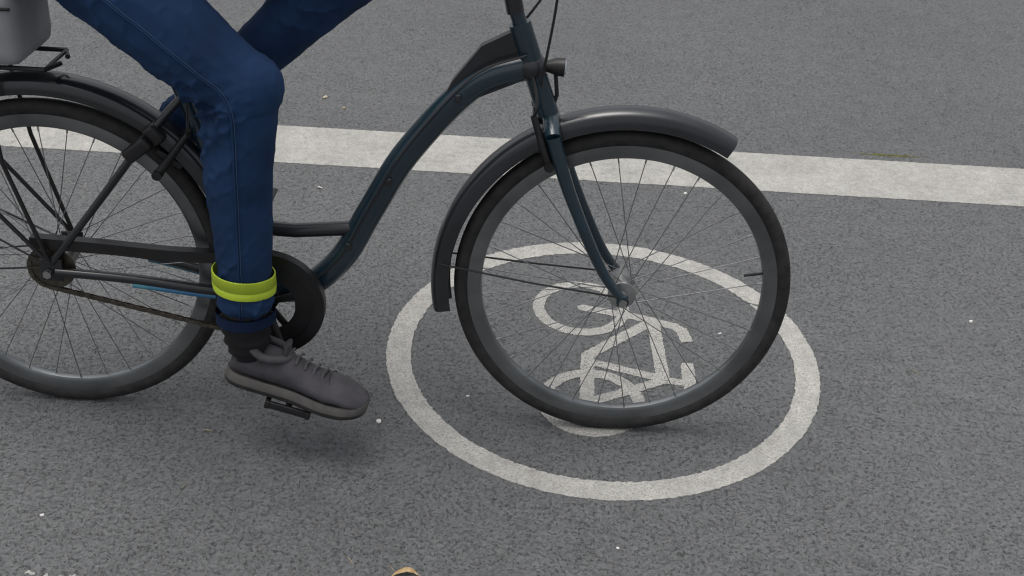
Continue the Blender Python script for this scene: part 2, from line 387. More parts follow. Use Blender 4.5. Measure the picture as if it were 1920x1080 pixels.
def symbol(X, Y):
    d = [np.abs(np.hypot(X + .050, Y - .186) - .104) - .0140, np.abs(np.hypot(X + .026, Y + .185) - .105) - .0145,
         seg(X, Y, (-.046, .187), (.076, .162), .0125), seg(X, Y, (.076, .162), (.122, .149), .0135), seg(X, Y, (.122, .147), (.176, .129), .0135),
         seg(X, Y, (.176, .129), (.193, .108), .0140), seg(X, Y, (.193, .108), (.202, .068), .0150, True),
         seg(X, Y, (.116, .140), (-.034, -.010), .0150), seg(X, Y, (.124, .140), (.138, -.088), .0155),
         seg(X, Y, (-.034, -.034), (.132, -.083), .0125), seg(X, Y, (-.0345, -.012), (-.036, -.185), .0160),
         seg(X, Y, (-.03, -.186), (.139, -.089), .0130), seg(X, Y, (.139, -.089), (.192, -.096), .0120), seg(X, Y, (.196, -.032), (.197, -.135), .0145, True),
         seg(X, Y, (.1955, -.036), (.196, -.1), .0150)]
    return np.minimum.reduce(d)
paint_mesh('bicycle_symbol', symbol, -.2, .25, -.34, .34, .0019, P_SYM, mk, RC, 11, .0014)
def line_sdf(X, Y):
    return np.maximum(np.abs(Y) - .1195, -(X + .02 * (Y > .11) * 0))
ln = paint_mesh('lane_line', line_sdf, -.03, 5.4, -.13, .13, .0042, P_LINE, None, (-1.652, 3.393), 17, .0016)
tag(ln, 'broad off-white lane line running across the asphalt beyond the bicycle', 'lane line')
# ragged edge of another marking at the very front of the view
wl = paint_mesh('worn_line', lambda X, Y: np.maximum(Y - .010 - .006 * X, np.abs(X) - .2) + .018 * (vnoise(X / .012, Y / .009, 44) - .15), -.24, .24, -.05, .04, .002, P_SYM, None, (-.70, 1.6245), 23, .003)
tag(wl, 'ragged worn strip of white paint at the near edge of the road', 'lane line')

# ------------------------------------------------------------------ bicycle (own frame: origin at the front tyre's contact, +X = travel)
BIKE = (0.17476, 2.15958); BROT = rad(0.64)
LEAN = rad(5.0); KZ = .340 / .355        # the rider leans a little away from the camera
bike = tag(empty('bicycle', (BIKE[0], BIKE[1], -.0020), BROT), 'black and dark blue step-through bicycle ridden to the right over the painted circle', 'bicycle')
bike.rotation_euler.x = -LEAN
RW = .355; RT = .340; FX, RX = 0.0, -1.142; BB = Vector((-.715, 0, .300))

def wheel(cx, rot0, dropped=False):
    C0 = (cx, 0, RT); mb = MB()
    rim = [(0.3120, .0120), (0.3125, .0098), (0.3010, .0085), (0.3010, -.0085), (0.3125, -.0098), (0.3120, -.0120), (0.2910, -.0115), (0.2850, -.0085), (0.2830, -.003), (0.2830, .003), (0.2850, .0085), (0.2910, .0118)]
    mb.lathe(rim, C0, 128, mi=0)
    hw = .030; hr = .024
    for k in range(32):
        side = 1 if k % 2 else -1; a = rot0 + 2 * math.pi * k / 32; lead = (1 if (k // 2) % 2 else -1) * rad(62)
        p1 = Vector((cx + 0.285 * math.cos(a), side * .003, RT + 0.285 * math.sin(a)))
        p0 = Vector((cx + hr * math.cos(a + lead), side * hw, RT + hr * math.sin(a + lead)))
        mb.tube([p0, p1], .00105, n=5, mi=1); d = (p1 - p0).normalized(); mb.tube([p1 - d * .012, p1], .0019, n=6, mi=2)
    wo = mb.build('wheel', [RIMM, STEEL, ALU], bike, C0)
    ty = MB(); prof = []
    for k in range(20):
        a = 2 * math.pi * k / 20; r = .0165
        prof.append((.3235 + r * math.cos(a) * 1.0, r * math.sin(a)))
    ty.lathe(prof, C0, 160)
    t = ty.build('tyre', RUBBER, wo); t.location = (0, 0, 0)
    for v in t.data.vertices: v.co -= Vector(C0)
    hb = MB(); hb.lathe([(.0, -.05), (.009, -.05), (.010, -.036), (.028, -.034), (.029, -.029), (.018, -.024), (.017, .024), (.029, .029), (.028, .034), (.010, .036), (.009, .05), (0, .05)], (0, 0, 0), 28, prof_closed=False)
    hb.build('hub', ALU, wo)
    va = MB(); a = rot0 + rad(4); va.tube([(.283 * math.cos(a), 0, .283 * math.sin(a)), (.247 * math.cos(a), 0, .247 * math.sin(a))], .003, n=8)
    va.build('valve', BLACK, wo)
    return wo
wf = wheel(FX, rad(6)); wr = wheel(RX, rad(2))

def mudguard(cx, a0, a1, stay_angles, dR=0, W=.030, name='mudguard'):
    C0 = (cx, 0, RT); mb = MB(); n = 14; prof = []
    outer = [(.377 + dR + .017 * math.cos(t * math.pi / 2 * .98), W * math.sin(t * math.pi / 2)) for t in np.linspace(-1, 1, n)]
    outer[0] = (.358 + dR, -W); outer[-1] = (.358 + dR, W)
    inner = [(r - .0016, y * .95) for r, y in outer[::-1]]
    mb.lathe(outer + inner, C0, 72, a0, a1)
    g = mb.build(name, GUARD, bike, C0)
    st = MB()
    for a in stay_angles:
        for s in (-1, 1):
            e = Vector((.361 * math.cos(a), s * (W + .001), .361 * math.sin(a)))
            st.tube([(.0, s * .056, .006), e * .5 + Vector((0, s * .03, 0)), e, e + Vector((.012 * math.cos(a), -s * .004, .012 * math.sin(a)))], .002, n=6)
    st.build('stay', BLACK, g)
    return g
mudguard(FX, rad(60), rad(190), (rad(173),), -.007, .028)
gr = mudguard(RX, rad(3), rad(205), (rad(150), rad(185)), .000, .032)

# frame
fr = MB()
ht0, ht1 = Vector((-.170, 0, .735)), Vector((-.232, 0, .915))
fr.tube([ht0, ht1], .0215, n=20)
fr.tube(curve([(-.196, 0, .835), (-.313, 0, .785), (-.434, 0, .640), (-.508, 0, .505), (-.566, 0, .392), (-.64, 0, .318), BB], 10), [.027] * 61, n=18, sq=.8)
fr.tube([BB, (-.768, 0, .455), (-.905, 0, .860)], .0170, n=16)                                     # seat tube
fr.tube([(-.768, 0, .452), (-.66, 0, .448), (-.533, 0, .462)], .0155, n=14, mi=1)                       # cross brace
fr.tube([BB + Vector((0, -.036, 0)), BB + Vector((0, .036, 0))], .023, n=20, mi=1)
fr.tube([Vector((-.903, 0, .845)), Vector((-.909, 0, .868))], .0205, n=18, mi=1)                   # seat clamp
for s in (-1, 1):
    cs = curve([(BB.x - .02, s * .020, BB.z + .004), (-.84, s * .038, .318), (-.98, s * .054, .342), (RX + .012, s * .064, RW)], 8)
    fr.tube(cs, [.0125 - .003 * i / (len(cs) - 1) for i in range(len(cs))], n=12, mi=1)
    cs2 = [p + Vector((0, s * .0035, -.0115)) for p in cs[3:17]]
    fr.tube(cs2, .0065, n=10, mi=2)
    fr.tube(curve([(-.862, s * .012, .735), (-.93, s * .040, .655), (-1.05, s * .058, .49), (RX + .006, s * .064, RW + .02)], 8), .0078, n=10, mi=1)
    fr.box((RX + .004, s * .064, RW + .004), (.045, .006, .05), bev=.002, mi=1)
# gusset web closing the corner between the down tube and the head tube
gp = [(-.205, .885), (-.235, .905), (-.300, .868), (-.352, .795), (-.380, .735), (-.300, .765), (-.196, .815)]
gv = [(x, y, z) for y in (-.011, .011) for x, z in gp]; n_ = len(gp)
fr.add(gv, [tuple(range(n_))[::-1], tuple(range(n_, 2 * n_))] + [(i, (i + 1) % n_, (i + 1) % n_ + n_, i + n_) for i in range(n_)], 1)
for c_, rr_ in ((Vector((-.533, 0, .462)), .020), (Vector((-.768, 0, .452)), .0205), (Vector((-.205, 0, .828)), .030)):
    fr.ball(c_, rr_, (1, .9, 1), mi=1, n=14)
fr.tube(curve([(-.215, -.026, .86), (-.313, -.026, .812), (-.434, -.027, .660), (-.508, -.027, .520), (-.566, -.026, .405), (-.64, -.026, .330)], 8), .0026, n=6, mi=1)
for q_ in ((-.34, -.0245, .765), (-.47, -.0245, .580), (-.55, -.0245, .430)): fr.box(q_, (.012, .008, .016), bev=.002, mi=1)
fo = fr.build('frame', [FRAME, FRAMEB, DECAL], bike)

fk = MB()
for s in (-1, 1):
    c_ = curve([(-.158, s * .050, .705), (-.118, s * .055, .585), (-.05, s * .056, .430), (FX, s * .056, RW)], 10)
    fk.tube(c_, [.0145 - .0055 * i / (len(c_) - 1) for i in range(len(c_))], n=14)
    fk.tube([(FX, s * .050, RW), (FX, s * .064, RW)], .0125, n=14)
    fk.box((FX, s * .056, RW), (.022, .006, .026), bev=.002)
fk.tube([(-.158, -.052, .705), (-.162, -.03, .722), (-.164, 0, .728), (-.162, .03, .722), (-.158, .052, .705)], .0155, n=14)
fk.tube([(-.164, 0, .72), (-.240, 0, .940)], .0140, n=14)
fk.build('fork', FRAME, bike)
sk = MB(); sk.tube([(FX, -.070, RW), (FX, .070, RW)], .0045, n=10); sk.tube([(FX, -.066, RW), (FX, -.074, RW)], .0085, n=6)
sk.build('axle', ALU, bike)
sk = MB(); sk.tube([(RX, -.080, RW), (RX, .080, RW)], .005, n=10); sk.tube([(RX, -.082, RW), (RX, -.070, RW)], .009, n=6); sk.build('axle', ALU, bike)

def brake(px, pz, dirx, dirz, name='rim_brake'):
    """V-brake: two arms with pads on the rim; dir = up along the fork or stay"""
    b = MB(); d = Vector((dirx, 0, dirz)).normalized(); back = Vector((-d.z, 0, d.x))
    for s in (-1, 1):
        a = Vector((px, s * .046, pz))
        b.tube([a - d * .015, a + d * .035, a + d * .095 + Vector((0, -s * .006, 0))], [.0095, .008, .006], n=10)
        b.tube([a - d * .012 + Vector((0, -s * .004, 0)), a - d * .012 + Vector((0, s * .012, 0))], .010, n=14)
        q = Vector((px, s * .022, pz)) + d * .018
        b.box(q, (.060, .011, .013), Matrix.Rotation(math.atan2(-back.z, back.x), 3, 'Y'), bev=.003)
        b.tube([q, q + Vector((0, s * .026, 0))], .0045, n=8)
    t = Vector((px, 0, pz)) + d * .093
    b.tube([t + Vector((0, .046, 0)), t + Vector((0, 0, .002)), t + Vector((0, -.046, 0))], .0022, n=8)
    b.tube(curve([t + Vector((0, -.042, 0)), t + Vector((.005, -.055, .02)), t + Vector((0, -.03, .06)), t + Vector((-.02, -.01, .10))], 8), .0028, n=8)
    return b.build(name, BLACK, bike)
brake(-.166, .655, -.33, .94)
brake(-.905, .590, .58, .81)

lk = MB(); d_ = Vector((-.045, 0, .055)).normalized(); c_ = Vector((-.945, 0, .640))
arc = [Vector((c_.x, .046 * math.sin(a), c_.z)) + Vector((.78, 0, .62)) * (.034 * math.cos(a)) for a in np.linspace(rad(-118), rad(118), 15)]
lk.tube(arc, [.010] * 15, n=12); lk.box(c_ + Vector((.030, -.010, .022)), (.030, .085, .042), Matrix.Rotation(rad(-38), 3, 'Y'), bev=.008)
lk.box(c_ + Vector((.0, -.054, -.006)), (.030, .022, .060), Matrix.Rotation(rad(50), 3, 'Y'), bev=.007)
lk.build('frame_lock', BLACK, bike)
# drive train
cr = MB(); cc = (BB.x, -.047, BB.z)
prof = []; vs = []; n = 44
for k in range(n * 4):
    a = 2 * math.pi * k / (n * 4); r = .088 + (.0035 if k % 4 < 2 else -.001)
    for y in (-.0012, .0012):
        vs.append((cc[0] + r * math.cos(a), cc[1] + y, cc[2] + r * math.sin(a))); vs.append((cc[0] + .070 * math.cos(a), cc[1] + y, cc[2] + .070 * math.sin(a)))
K = n * 4; fs = []
for k in range(K):
    a, b = k * 4, ((k + 1) % K) * 4
    fs += [(a, b, b + 1, a + 1), (a + 2, a + 3, b + 3, b + 2), (a, a + 2, b + 2, b), (a + 1, b + 1, b + 3, a + 3)]
cr.add(vs, fs)
for k in range(5):
    a = rad(72 * k + 18); cr.box((cc[0] + .040 * math.cos(a), cc[1], cc[2] + .040 * math.sin(a)), (.075, .005, .014), Matrix.Rotation(-a, 3, 'Y'), bev=.001)
co_ = cr.build('chainring', BLACK, bike)
gd = MB(); gd.lathe([(.101, -.0015), (.101, .0015), (.060, .0015), (.060, -.0015)], (cc[0], cc[1] - .008, cc[2]), 72)
gd.build('chain_guard_disc', BLACK, co_)
spk = MB(); spk.lathe([(.0465, -.002), (.0465, .002), (.02, .002), (.02, -.002)], (RX, -.047, RW), 36); spk.lathe([(.036, -.006), (.036, .002), (.012, .012), (.012, -.006)], (RX, -.040, RW), 36)
spk.build('sprocket', CHAINM, bike)
def chain_path():
    r1, r2 = .047, .089; A = Vector((RX, RW)); B_ = Vector((BB.x, BB.z)); d = B_ - A; L_ = d.length; base = math.atan2(d.y, d.x)
    off = math.acos((r1 - r2) / L_); pts = []
    a0 = base + off; a1 = base + 2 * math.pi - off
    for k in range(17): a = a0 + (a1 - a0) * k / 16; pts.append(A + r1 * Vector((math.cos(a), math.sin(a))))
    b0 = base - off; b1 = base + off
    for k in range(25): a = b0 + (b1 - b0) * k / 24; pts.append(B_ + r2 * Vector((math.cos(a), math.sin(a))))
    pts.append(pts[0]); out = []; step = .0127; carry = 0
    for a, b in zip(pts[:-1], pts[1:]):
        L2 = (b - a).length; t = carry
        while t < L2: out.append(a + (b - a) * (t / L2)); t += step
        carry = t - L2
    return out
ch = MB(); cp = chain_path()
for i, a in enumerate(cp):
    b = cp[(i + 1) % len(cp)]; d = b - a
    if d.length > .03: continue
    m_ = (a + b) / 2; w_ = .0036 if i % 2 else .0022
    for s in (-1, 1): ch.box((m_.x, cc[1] + s * w_, m_.y), (d.length + .006, .0011, .0088), Matrix.Rotation(-math.atan2(d.y, d.x), 3, 'Y'))
    ch.tube([(a.x, cc[1] - .004, a.y), (a.x, cc[1] + .004, a.y)], .0036, n=8)
ch.build('chain', CHAINM, bike)
# black chain guard riding above the upper run and round the chainring
cg = MB(); path = [(RX - .035, RW + .062), (-1.04, .412), (-.90, .404), (-.78, .405)] + [(BB.x + .108 * math.cos(a), BB.z + .108 * math.sin(a)) for a in np.linspace(rad(95), rad(-85), 16)]
pc = [(p.x, p.y) for p in curve([(x, z, 0) for x, z in path], 5)]
vs, fs = [], []
for i, (x, z) in enumerate(pc):
    a = Vector(pc[min(i + 1, len(pc) - 1)]) - Vector(pc[max(i - 1, 0)]); nrm = Vector((-a.y, a.x)).normalized()
    hh = .012
    for (dn, y) in ((-hh, -.060), (hh, -.060), (hh, -.038), (hh - .0018, -.038), (hh - .0018, -.0582), (-hh, -.0582)):
        vs.append((x + nrm.x * dn, y, z + nrm.y * dn))
for i in range(len(pc) - 1):
    for k in range(6): fs.append((i * 6 + k, i * 6 + (k + 1) % 6, (i + 1) * 6 + (k + 1) % 6, (i + 1) * 6 + k))
fs += [tuple(range(6)), tuple((len(pc) - 1) * 6 + k for k in range(6))[::-1]]
cg.add(vs, fs); cg.build('chain_guard', BLACK, bike)

PR = Vector((-.655, -.130, .121)); PL = Vector((2 * BB.x - PR.x, .125, 2 * BB.z - PR.z - .012))
for s, P_ in ((-1, PR), (1, PL)):
    ca = MB(); y = s * .068
    ca.tube([(BB.x, y, BB.z), (P_.x, s * .082, P_.z)], [.0135, .0105], n=12, sq=.6); ca.tube([(BB.x, s * .05, BB.z), (BB.x, s * .078, BB.z)], .016, n=14)
    ca.tube([(P_.x, s * .074, P_.z), (P_.x, s * .09, P_.z)], .012, n=14)
    c_o = ca.build('crank_arm', BLACK, bike)
    pd = MB(); tilt = rad(16) if s < 0 else rad(24); R_ = Matrix.Rotation(tilt, 3, 'Y')
    pd.tube([(P_.x, s * .085, P_.z), (P_.x, s * .175, P_.z)], .007, n=10, mi=1)
    for dx in (-.042, .042):
        pd.box(Vector((P_.x, s * .137, P_.z)) + R_ @ Vector((dx, 0, 0)), (.010, .085, .018), R_, bev=.002)
    for dy in (-.037, 0, .037):
        pd.box(Vector((P_.x, s * .137 + dy, P_.z)), (.084, .008, .016), R_, bev=.002)
    pd.build('pedal', [BLACK, ALU], c_o)

# cockpit, saddle, rack, lamp
hbm = MB(); hb_ = curve([(-.39, -.31, 1.185), (-.31, -.22, 1.205), (-.25, -.09, 1.180), (-.24, 0, 1.170), (-.25, .09, 1.180), (-.31, .22, 1.205), (-.39, .31, 1.185)], 8)
hbm.tube(hb_, .0125, n=12); hbm.tube([(-.240, 0, .935), (-.276, 0, 1.10), (-.24, 0, 1.170)], [.0165, .0165, .019], n=14)
ho = hbm.build('handlebar', FRAMEB, bike)
for s in (-1, 1):
    g = MB(); g.tube([(-.435, s * .335, 1.168), (-.352, s * .268, 1.196)], .0165, n=14); g.build('grip', BLACK, ho)
    l = MB(); l.tube(curve([(-.325, s * .235, 1.195), (-.29, s * .25, 1.18), (-.33, s * .31, 1.160), (-.38, s * .345, 1.145)], 5), .006, n=8)
    l.build('brake_lever', ALU, ho)
cb = MB()
for s in (-1, 1):
    end = (-.186, -.03, .80) if s < 0 else (-.25, .02, .87)
    cb.tube(curve([(-.305, s * .225, 1.195), (-.20, s * .14, 1.17), (-.165, s * .05, 1.02), end], 10), .0026, n=8)
cb.build('brake_cable', BLACK, bike)
hl = MB(); R_ = Matrix.Rotation(rad(-8), 3, 'Y')
hl.tube([(-.180, 0, .832), (-.160, 0, .832), (-.144, 0, .831)], [.010, .017, .019], n=20); hl.tube([(-.165, 0, .735), (-.155, 0, .775), (-.160, 0, .82)], .004, n=8, mi=0)
hlo = hl.build('headlight', BLACK, bike)
le = MB(); le.lathe([(0, -.006)] + [(.0175 * math.sin(t), -.006 + .006 * (1 - math.cos(t))) for t in np.linspace(.2, 1.57, 6)], (0, 0, 0), 20, prof_closed=False)
lo = le.build('lens', LENS, hlo); lo.rotation_euler = (0, 0, rad(90)); lo.location = (-.144, 0, .831)
sp = MB(); sp.tube([(-.895, 0, .83), (-.965, 0, 1.040)], .0135, n=14, mi=1)
so = sp.build('seat_post', [FRAMEB, ALU], bike)
sa = MB(); rows = []
for t in np.linspace(0, 1, 15):
    x = -1.125 + .275 * t; hw = .082 * (1 - sstep(.15, .75, t)) + .022 * (1 - .3 * t); z = 1.070 - .012 * math.sin(t * math.pi) ; ed = min(1, 10 * t + .35, 8 * (1 - t) + .45)
    rows.append([(x, hw * ed * math.cos(a) * (1 if math.sin(a) > 0 else .9), z + (.018 if math.sin(a) > 0 else .045) * math.sin(a) * ed) for a in np.linspace(0, 2 * math.pi, 20, endpoint=False)])
sa.add([p for r in rows for p in r], [(i * 20 + k, i * 20 + (k + 1) % 20, (i + 1) * 20 + (k + 1) % 20, (i + 1) * 20 + k) for i in range(14) for k in range(20)] + [tuple(range(20))[::-1], tuple(280 + k for k in range(20))])
sao = sa.build('saddle', SADD, bike)
ra = MB(); zr = .792
for s in (-1, 1):
    ra.tube([(-1.085, s * .020, zr), (-1.10, s * .060, zr), (-1.48, s * .060, zr), (-1.50, s * .04, zr)], .005, n=8)
    ra.tube([(RX + .005, s * .070, RW + .02), (-1.20, s * .075, .60), (-1.22, s * .060, zr)], .0045, n=8)
    ra.tube([(RX + .005, s * .070, RW + .02), (-1.33, s * .075, .62), (-1.38, s * .060, zr)], .0045, n=8)
for x in (-1.10, -1.2, -1.3, -1.4, -1.48): ra.tube([(x, -.06, zr), (x, .06, zr)], .004, n=8)
rao = ra.build('luggage_rack', BLACK, bike)
rl = MB(); rl.box((-1.505, 0, .775), (.02, .09, .04), bev=.006); rl.build('rear_light', REDM, rao)
rf = MB(); R_ = 0
for k in range(1):
    a = rad(-38); rf.box((.21 * math.cos(a), -.0205, .21 * math.sin(a)), (.018, .006, .07), Matrix.Rotation(-a, 3, 'Y'), bev=.002)

for o_ in list(bike.children):
    if not o_.name.startswith(('wheel', 'mudguard')): o_.scale.z = KZ; o_.location.z *= KZ
# the light grey bag strapped on the rack
bagL = (-1.315, 0, .799)
def bike_pt(p): 
    c, s = math.cos(BROT), math.sin(BROT); y = p[1] * math.cos(LEAN) + p[2] * KZ * math.sin(LEAN); z = p[2] * KZ * math.cos(LEAN) - p[1] * math.sin(LEAN)
    return (BIKE[0] + c * p[0] - s * y, BIKE[1] + s * p[0] + c * y, z)
bag = tag(empty('bag', bike_pt(bagL), BROT), 'light grey fabric bag with black strap on the luggage rack behind the saddle', 'bag'); bag.rotation_euler.x = -LEAN
bm_ = MB(); bm_.box((0, 0, .072), (.37, .19, .144), bev=.03)
bo = bm_.build('bag_body', BAGM, bag)
for v in bo.data.vertices:
    nz = noise.noise(v.co * 14) * .006; v.co += v.normal * nz
for x in (-.10, .11): st = MB(); st.box((x, 0, .073), (.024, .194, .150), bev=.0115); st.build('strap', BAGD, bag)
lid = MB(); lid.tube([(-.18, -.0965, .112), (.18, -.0965, .112)], .003, n=8); lid.build('zip_line', BAGD, bag)

# ------------------------------------------------------------------ the rider
PO = Vector((-.72, 0, 0))
person = tag(empty('person', bike_pt(PO), BROT), 'cyclist in blue jeans and grey shoes with lime trouser band pedalling the bicycle', 'person'); person.rotation_euler.x = -LEAN; person.scale.z = KZ
def L(x, y, z): return Vector((x, y, z)) - PO
hipR, kneeR, ankR = L(-1.06, -.095, 1.085), L(-.722, -.132, .800), L(-.738, -.135, .262)
hipL, kneeL, ankL = L(-1.06, .095, 1.085), L(-.535, .130, .985), L(-.930, .122, .600)
chest, neck, head = L(-.915, 0, 1.50), L(-.835, 0, 1.66), L(-.770, 0, 1.80)
shR, shL = L(-.87, -.185, 1.585), L(-.87, .185, 1.585)
elR, elL = L(-.68, -.285, 1.375), L(-.68, .285, 1.375)
wrR, wrL = L(-.475, -.315, 1.243), L(-.475, .315, 1.243)
# body, one skin
b = MB()
capsule(b, L(-1.06, -.05, 1.09), L(-1.06, .05, 1.09), .12, .12); capsule(b, L(-1.04, 0, 1.15), L(-.97, 0, 1.36), .115, .12, sy=1.25)
capsule(b, L(-.95, -.06, 1.42), L(-.90, -.09, 1.52), .105, .08); capsule(b, L(-.95, .06, 1.42), L(-.90, .09, 1.52), .105, .08)
for s, hp, kn, an, sh, el, wr in ((-1, hipR, kneeR, ankR, shR, elR, wrR), (1, hipL, kneeL, ankL, shL, elL, wrL)):
    capsule(b, hp, kn, .078, .05); capsule(b, kn, kn.lerp(an, .35), .05, .05); capsule(b, kn.lerp(an, .35), an, .05, .034)
    capsule(b, an, an + (Vector((.06, 0, -.105)) if s < 0 else Vector((.05, 0, -.105))), .026, .016)
    capsule(b, L(-.89, 0, 1.57), sh, .065, .055); capsule(b, sh, el, .048, .036); capsule(b, el, wr, .036, .024)
    # hand on the grip: palm and five curled fingers
    d = (L(-.393, s * .30, 1.205) - wr); palm = wr + d * .75
    b.ball(palm, .038, (1.15, .95, .55)); g0, g1 = L(-.435, s * .335, 1.168), L(-.352, s * .268, 1.196)
    ax = (g1 - g0).normalized(); fw = Vector((.93, s * .30, -.2)).normalized()
    for q, (t, ln_) in enumerate(((.08, .85), (.33, 1.0), (.58, 1.05), (.83, .95))):
        kz = g0.lerp(g1, t); r = .0260
        pts = [kz + fw * (-.6 * r) + Vector((0, 0, r * 1.0)), kz + fw * r * .75 * ln_ + Vector((0, 0, r * .95)), kz + fw * r * 1.15 * ln_ + Vector((0, 0, -.1 * r)), kz + fw * r * .5 + Vector((0, 0, -r * 1.05))]
        b.tube(curve(pts, 5), [.0088 - .0002 * i for i in range(16)], n=8); b.ball(pts[0], .009, n=8); b.ball(pts[-1], .0065, n=8)
    th = [palm + Vector((.0, -s * .025, .0)), g1 + Vector((-.028, 0, .004)), g1 + Vector((-.004, -s * .014, -.022))]
    b.tube(curve(th, 6), [.011] * 6 + [.0095] * 7, n=8); b.ball(th[-1], .0095, n=8)
capsule(b, neck - Vector((.03, 0, .06)), head - Vector((.02, 0, .04)), .058, .055)
b.ball(head, .1, (1.0, .79, 1.18)); b.ball(head + Vector((.025, 0, -.06)), .068, (1.0, .82, .95))
b.ball(head + Vector((.104, 0, -.012)), .015, (1.2, .8, 1.6)); b.ball(head + Vector((.094, 0, -.06)), .012, (.8, 1.9, .5)); b.ball(head + Vector((.078, 0, -.098)), .022, (1, 1.1, .8))
for s in (-1, 1): b.ball(head + Vector((-.005, s * .078, -.012)), .022, (.8, .45, 1.4))
vs_, ns_, fs_ = remeshed(b, .0065, 5)
mb = MB(); mb.add(vs_, fs_); body = mb.build('body', SKIN, person)
for s in (-1, 1):
    e = MB(); e.ball(head + Vector((.0865, s * .032, .018)), .0115, n=12, mi=0); e.ball(head + Vector((.0950, s * .0325, .018)), .0050, n=10, mi=1)
    e.build('eye', [mat('eye_white', (.7, .7, .68), .2), BLACK], person)
h = MB(); h.ball(head + Vector((-.016, 0, .022)), .112, (1.0, .82, 1.12), n=28)
for k in range(260):
    a, c_ = rng.uniform(0, 2 * math.pi), rng.uniform(-.15, 1); r_ = math.sqrt(max(0, 1 - c_ * c_)); p = Vector((r_ * math.cos(a), r_ * math.sin(a) * .82, c_ * 1.12)) * .111 + head + Vector((-.018, 0, .022))
    if p.x - head.x > .055 and p.z - head.z < .07: continue
    h.tube([p, p + Vector((-.02, rng.uniform(-.008, .008), -.008)), p + Vector((-.038, rng.uniform(-.01, .01), -.028))], [.006, .006, .001], n=5)
hair = h.build('hair', HAIR, person)
for v in hair.data.vertices:
    if v.co.x - head.x > .062 and v.co.z - head.z < .065: v.co.x = head.x + .055

# jeans: one skin over both legs and the hips, creased
j = MB()
capsule(j, L(-1.06, -.06, 1.10), L(-1.06, .06, 1.10), .137, .137); capsule(j, L(-1.055, 0, 1.10), L(-1.03, 0, 1.19), .14, .135, sy=1.2)
def leg(hp, kn, an, hem):
    capsule(j, hp, hp.lerp(kn, .55), .098, .086); capsule(j, hp.lerp(kn, .55), kn, .086, .074)
    kf = kn + (kn - (hp + an) / 2).normalized() * .006; j.ball(kf, .074)
    c1 = kn.lerp(an, .30) + ((hp + an) / 2 - kn).normalized() * .012
    capsule(j, kn, c1, .071, .064); capsule(j, c1, kn.lerp(an, .66), .064, .053); capsule(j, kn.lerp(an, .66), kn.lerp(an, hem), .053, .055)
leg(hipR, kneeR, ankR, .815); leg(hipL, kneeL, ankL, .93)
vs_, ns_, fs_ = remeshed(j, .0042, 6)
def creases(p, nrm, hp, kn, an, seed):
    """signed displacement of the cloth at p for one leg"""
    best = None
    for a, b_, side in ((hp, kn, 0), (kn, an, 1)):
        ab = b_ - a; t = max(0, min(1, (p - a).dot(ab) / ab.length_squared)); d = (p - (a + ab * t)).length
        if best is None or d < best[0]: best = (d, t, side, a + ab * t, ab.normalized())
    d, t, side, q, ax = best
    front = (kn - (hp + an) / 2).normalized(); f = nrm.dot(front)              # +1 on the shin / top of thigh, -1 behind
    bend = math.exp(-((1 - t if side == 0 else t) / .22) ** 2)
    s = (p - q).dot(ax) + t * (.5) ; n1 = noise.noise(Vector((p.x * 5 + seed, p.y * 5, p.z * 5)))
    u = (p - kn).dot(ax); k1 = noise.noise(Vector((u * 15 + 1.4 * f + seed, p.y * 4 + n1, p.x * 3))); k2 = noise.noise(Vector((u * 30 - 2.0 * f, p.y * 6 + seed, n1 * 2)))
    r1 = (1 - abs(k1)) ** 9; r2 = (1 - abs(k2)) ** 6
    amp = .0014 + .0150 * bend * max(0, .50 - f) + (.0058 * sstep(.50, .80, t) if side == 1 else .0035 * sstep(.2, .8, 1 - t))
    dd = amp * (r1 - .3) + amp * .35 * (r2 - .3)
    dd += .0040 * noise.noise(Vector((p.x * 7 + seed, p.y * 7, p.z * 4)))
    return float(dd), t, side, q
out = []
for p, nr in zip(vs_, ns_):
    right = p.y < 0; hp, kn, an = (hipR, kneeR, ankR) if right else (hipL, kneeL, ankL)
    dd, t, side, q = creases(p, nr, hp, kn, an, 3.1 if right else 9.7)
    v = p + nr * dd
    if right and side == 1:                                 # gathered under the lime band, flaring to the hem
        z = v.z; pull = math.exp(-((z - .398) / .035) ** 2); rad_ = (v - q); 
        v = q + rad_ * (1 - .05 * pull + .05 * math.exp(-((z - .345) / .02) ** 2))
    out.append(v)
mb = MB(); mb.add(out, fs_); jeans = mb.build('jeans', DENIM, person, ang=180)
# side seam and hem on the near leg
def side_seam(pts):
    path = []
    for c_ in pts:
        best = min((v for v in out if (v - c_).length < .12 and abs((v - c_).x * seam_dir.x + (v - c_).z * seam_dir.z) < .006 and v.y < c_.y), key=lambda v: v.y, default=None)
        if best is not None: path.append(Vector((c_.x, best.y - .0010, c_.z)))
    return path
pa = []
for A_, B_ in ((hipR.lerp(kneeR, .2), kneeR.lerp(hipR, .04)), (kneeR.lerp(ankR, .04), kneeR.lerp(ankR, .885))):
    seam_dir = (B_ - A_).normalized(); pa += side_seam([A_.lerp(B_, k / 26) for k in range(27)])
pa = curve([pa[0]] + [(pa[i - 1] + pa[i] * 2 + pa[i + 1]) / 4 for i in range(1, len(pa) - 1)] + [pa[-1]], 3)
for off, rr_, m_ in ((0, .0019, DENIM), (.0045, .0006, STITCH)):
    se = MB(); q_ = []
    for i, p in enumerate(pa):
        d_ = (pa[min(i + 1, len(pa) - 1)] - pa[max(i - 1, 0)]).normalized(); q_.append(p + Vector((-d_.z, 0, d_.x)) * off)
    se.tube(q_, rr_, n=6); se.build('seam', m_, jeans)
hem = MB(); hc = kneeR.lerp(ankR, .893)
hem.tube([hc + Vector((.0, 0, .012)), hc + Vector((0, 0, -.010))], [.0575, .0585], n=40, cap=False)
hem.tube([hc + Vector((.0, 0, -.010)), hc + Vector((0, 0, .012))], [.0555, .0545], n=40, cap=False)
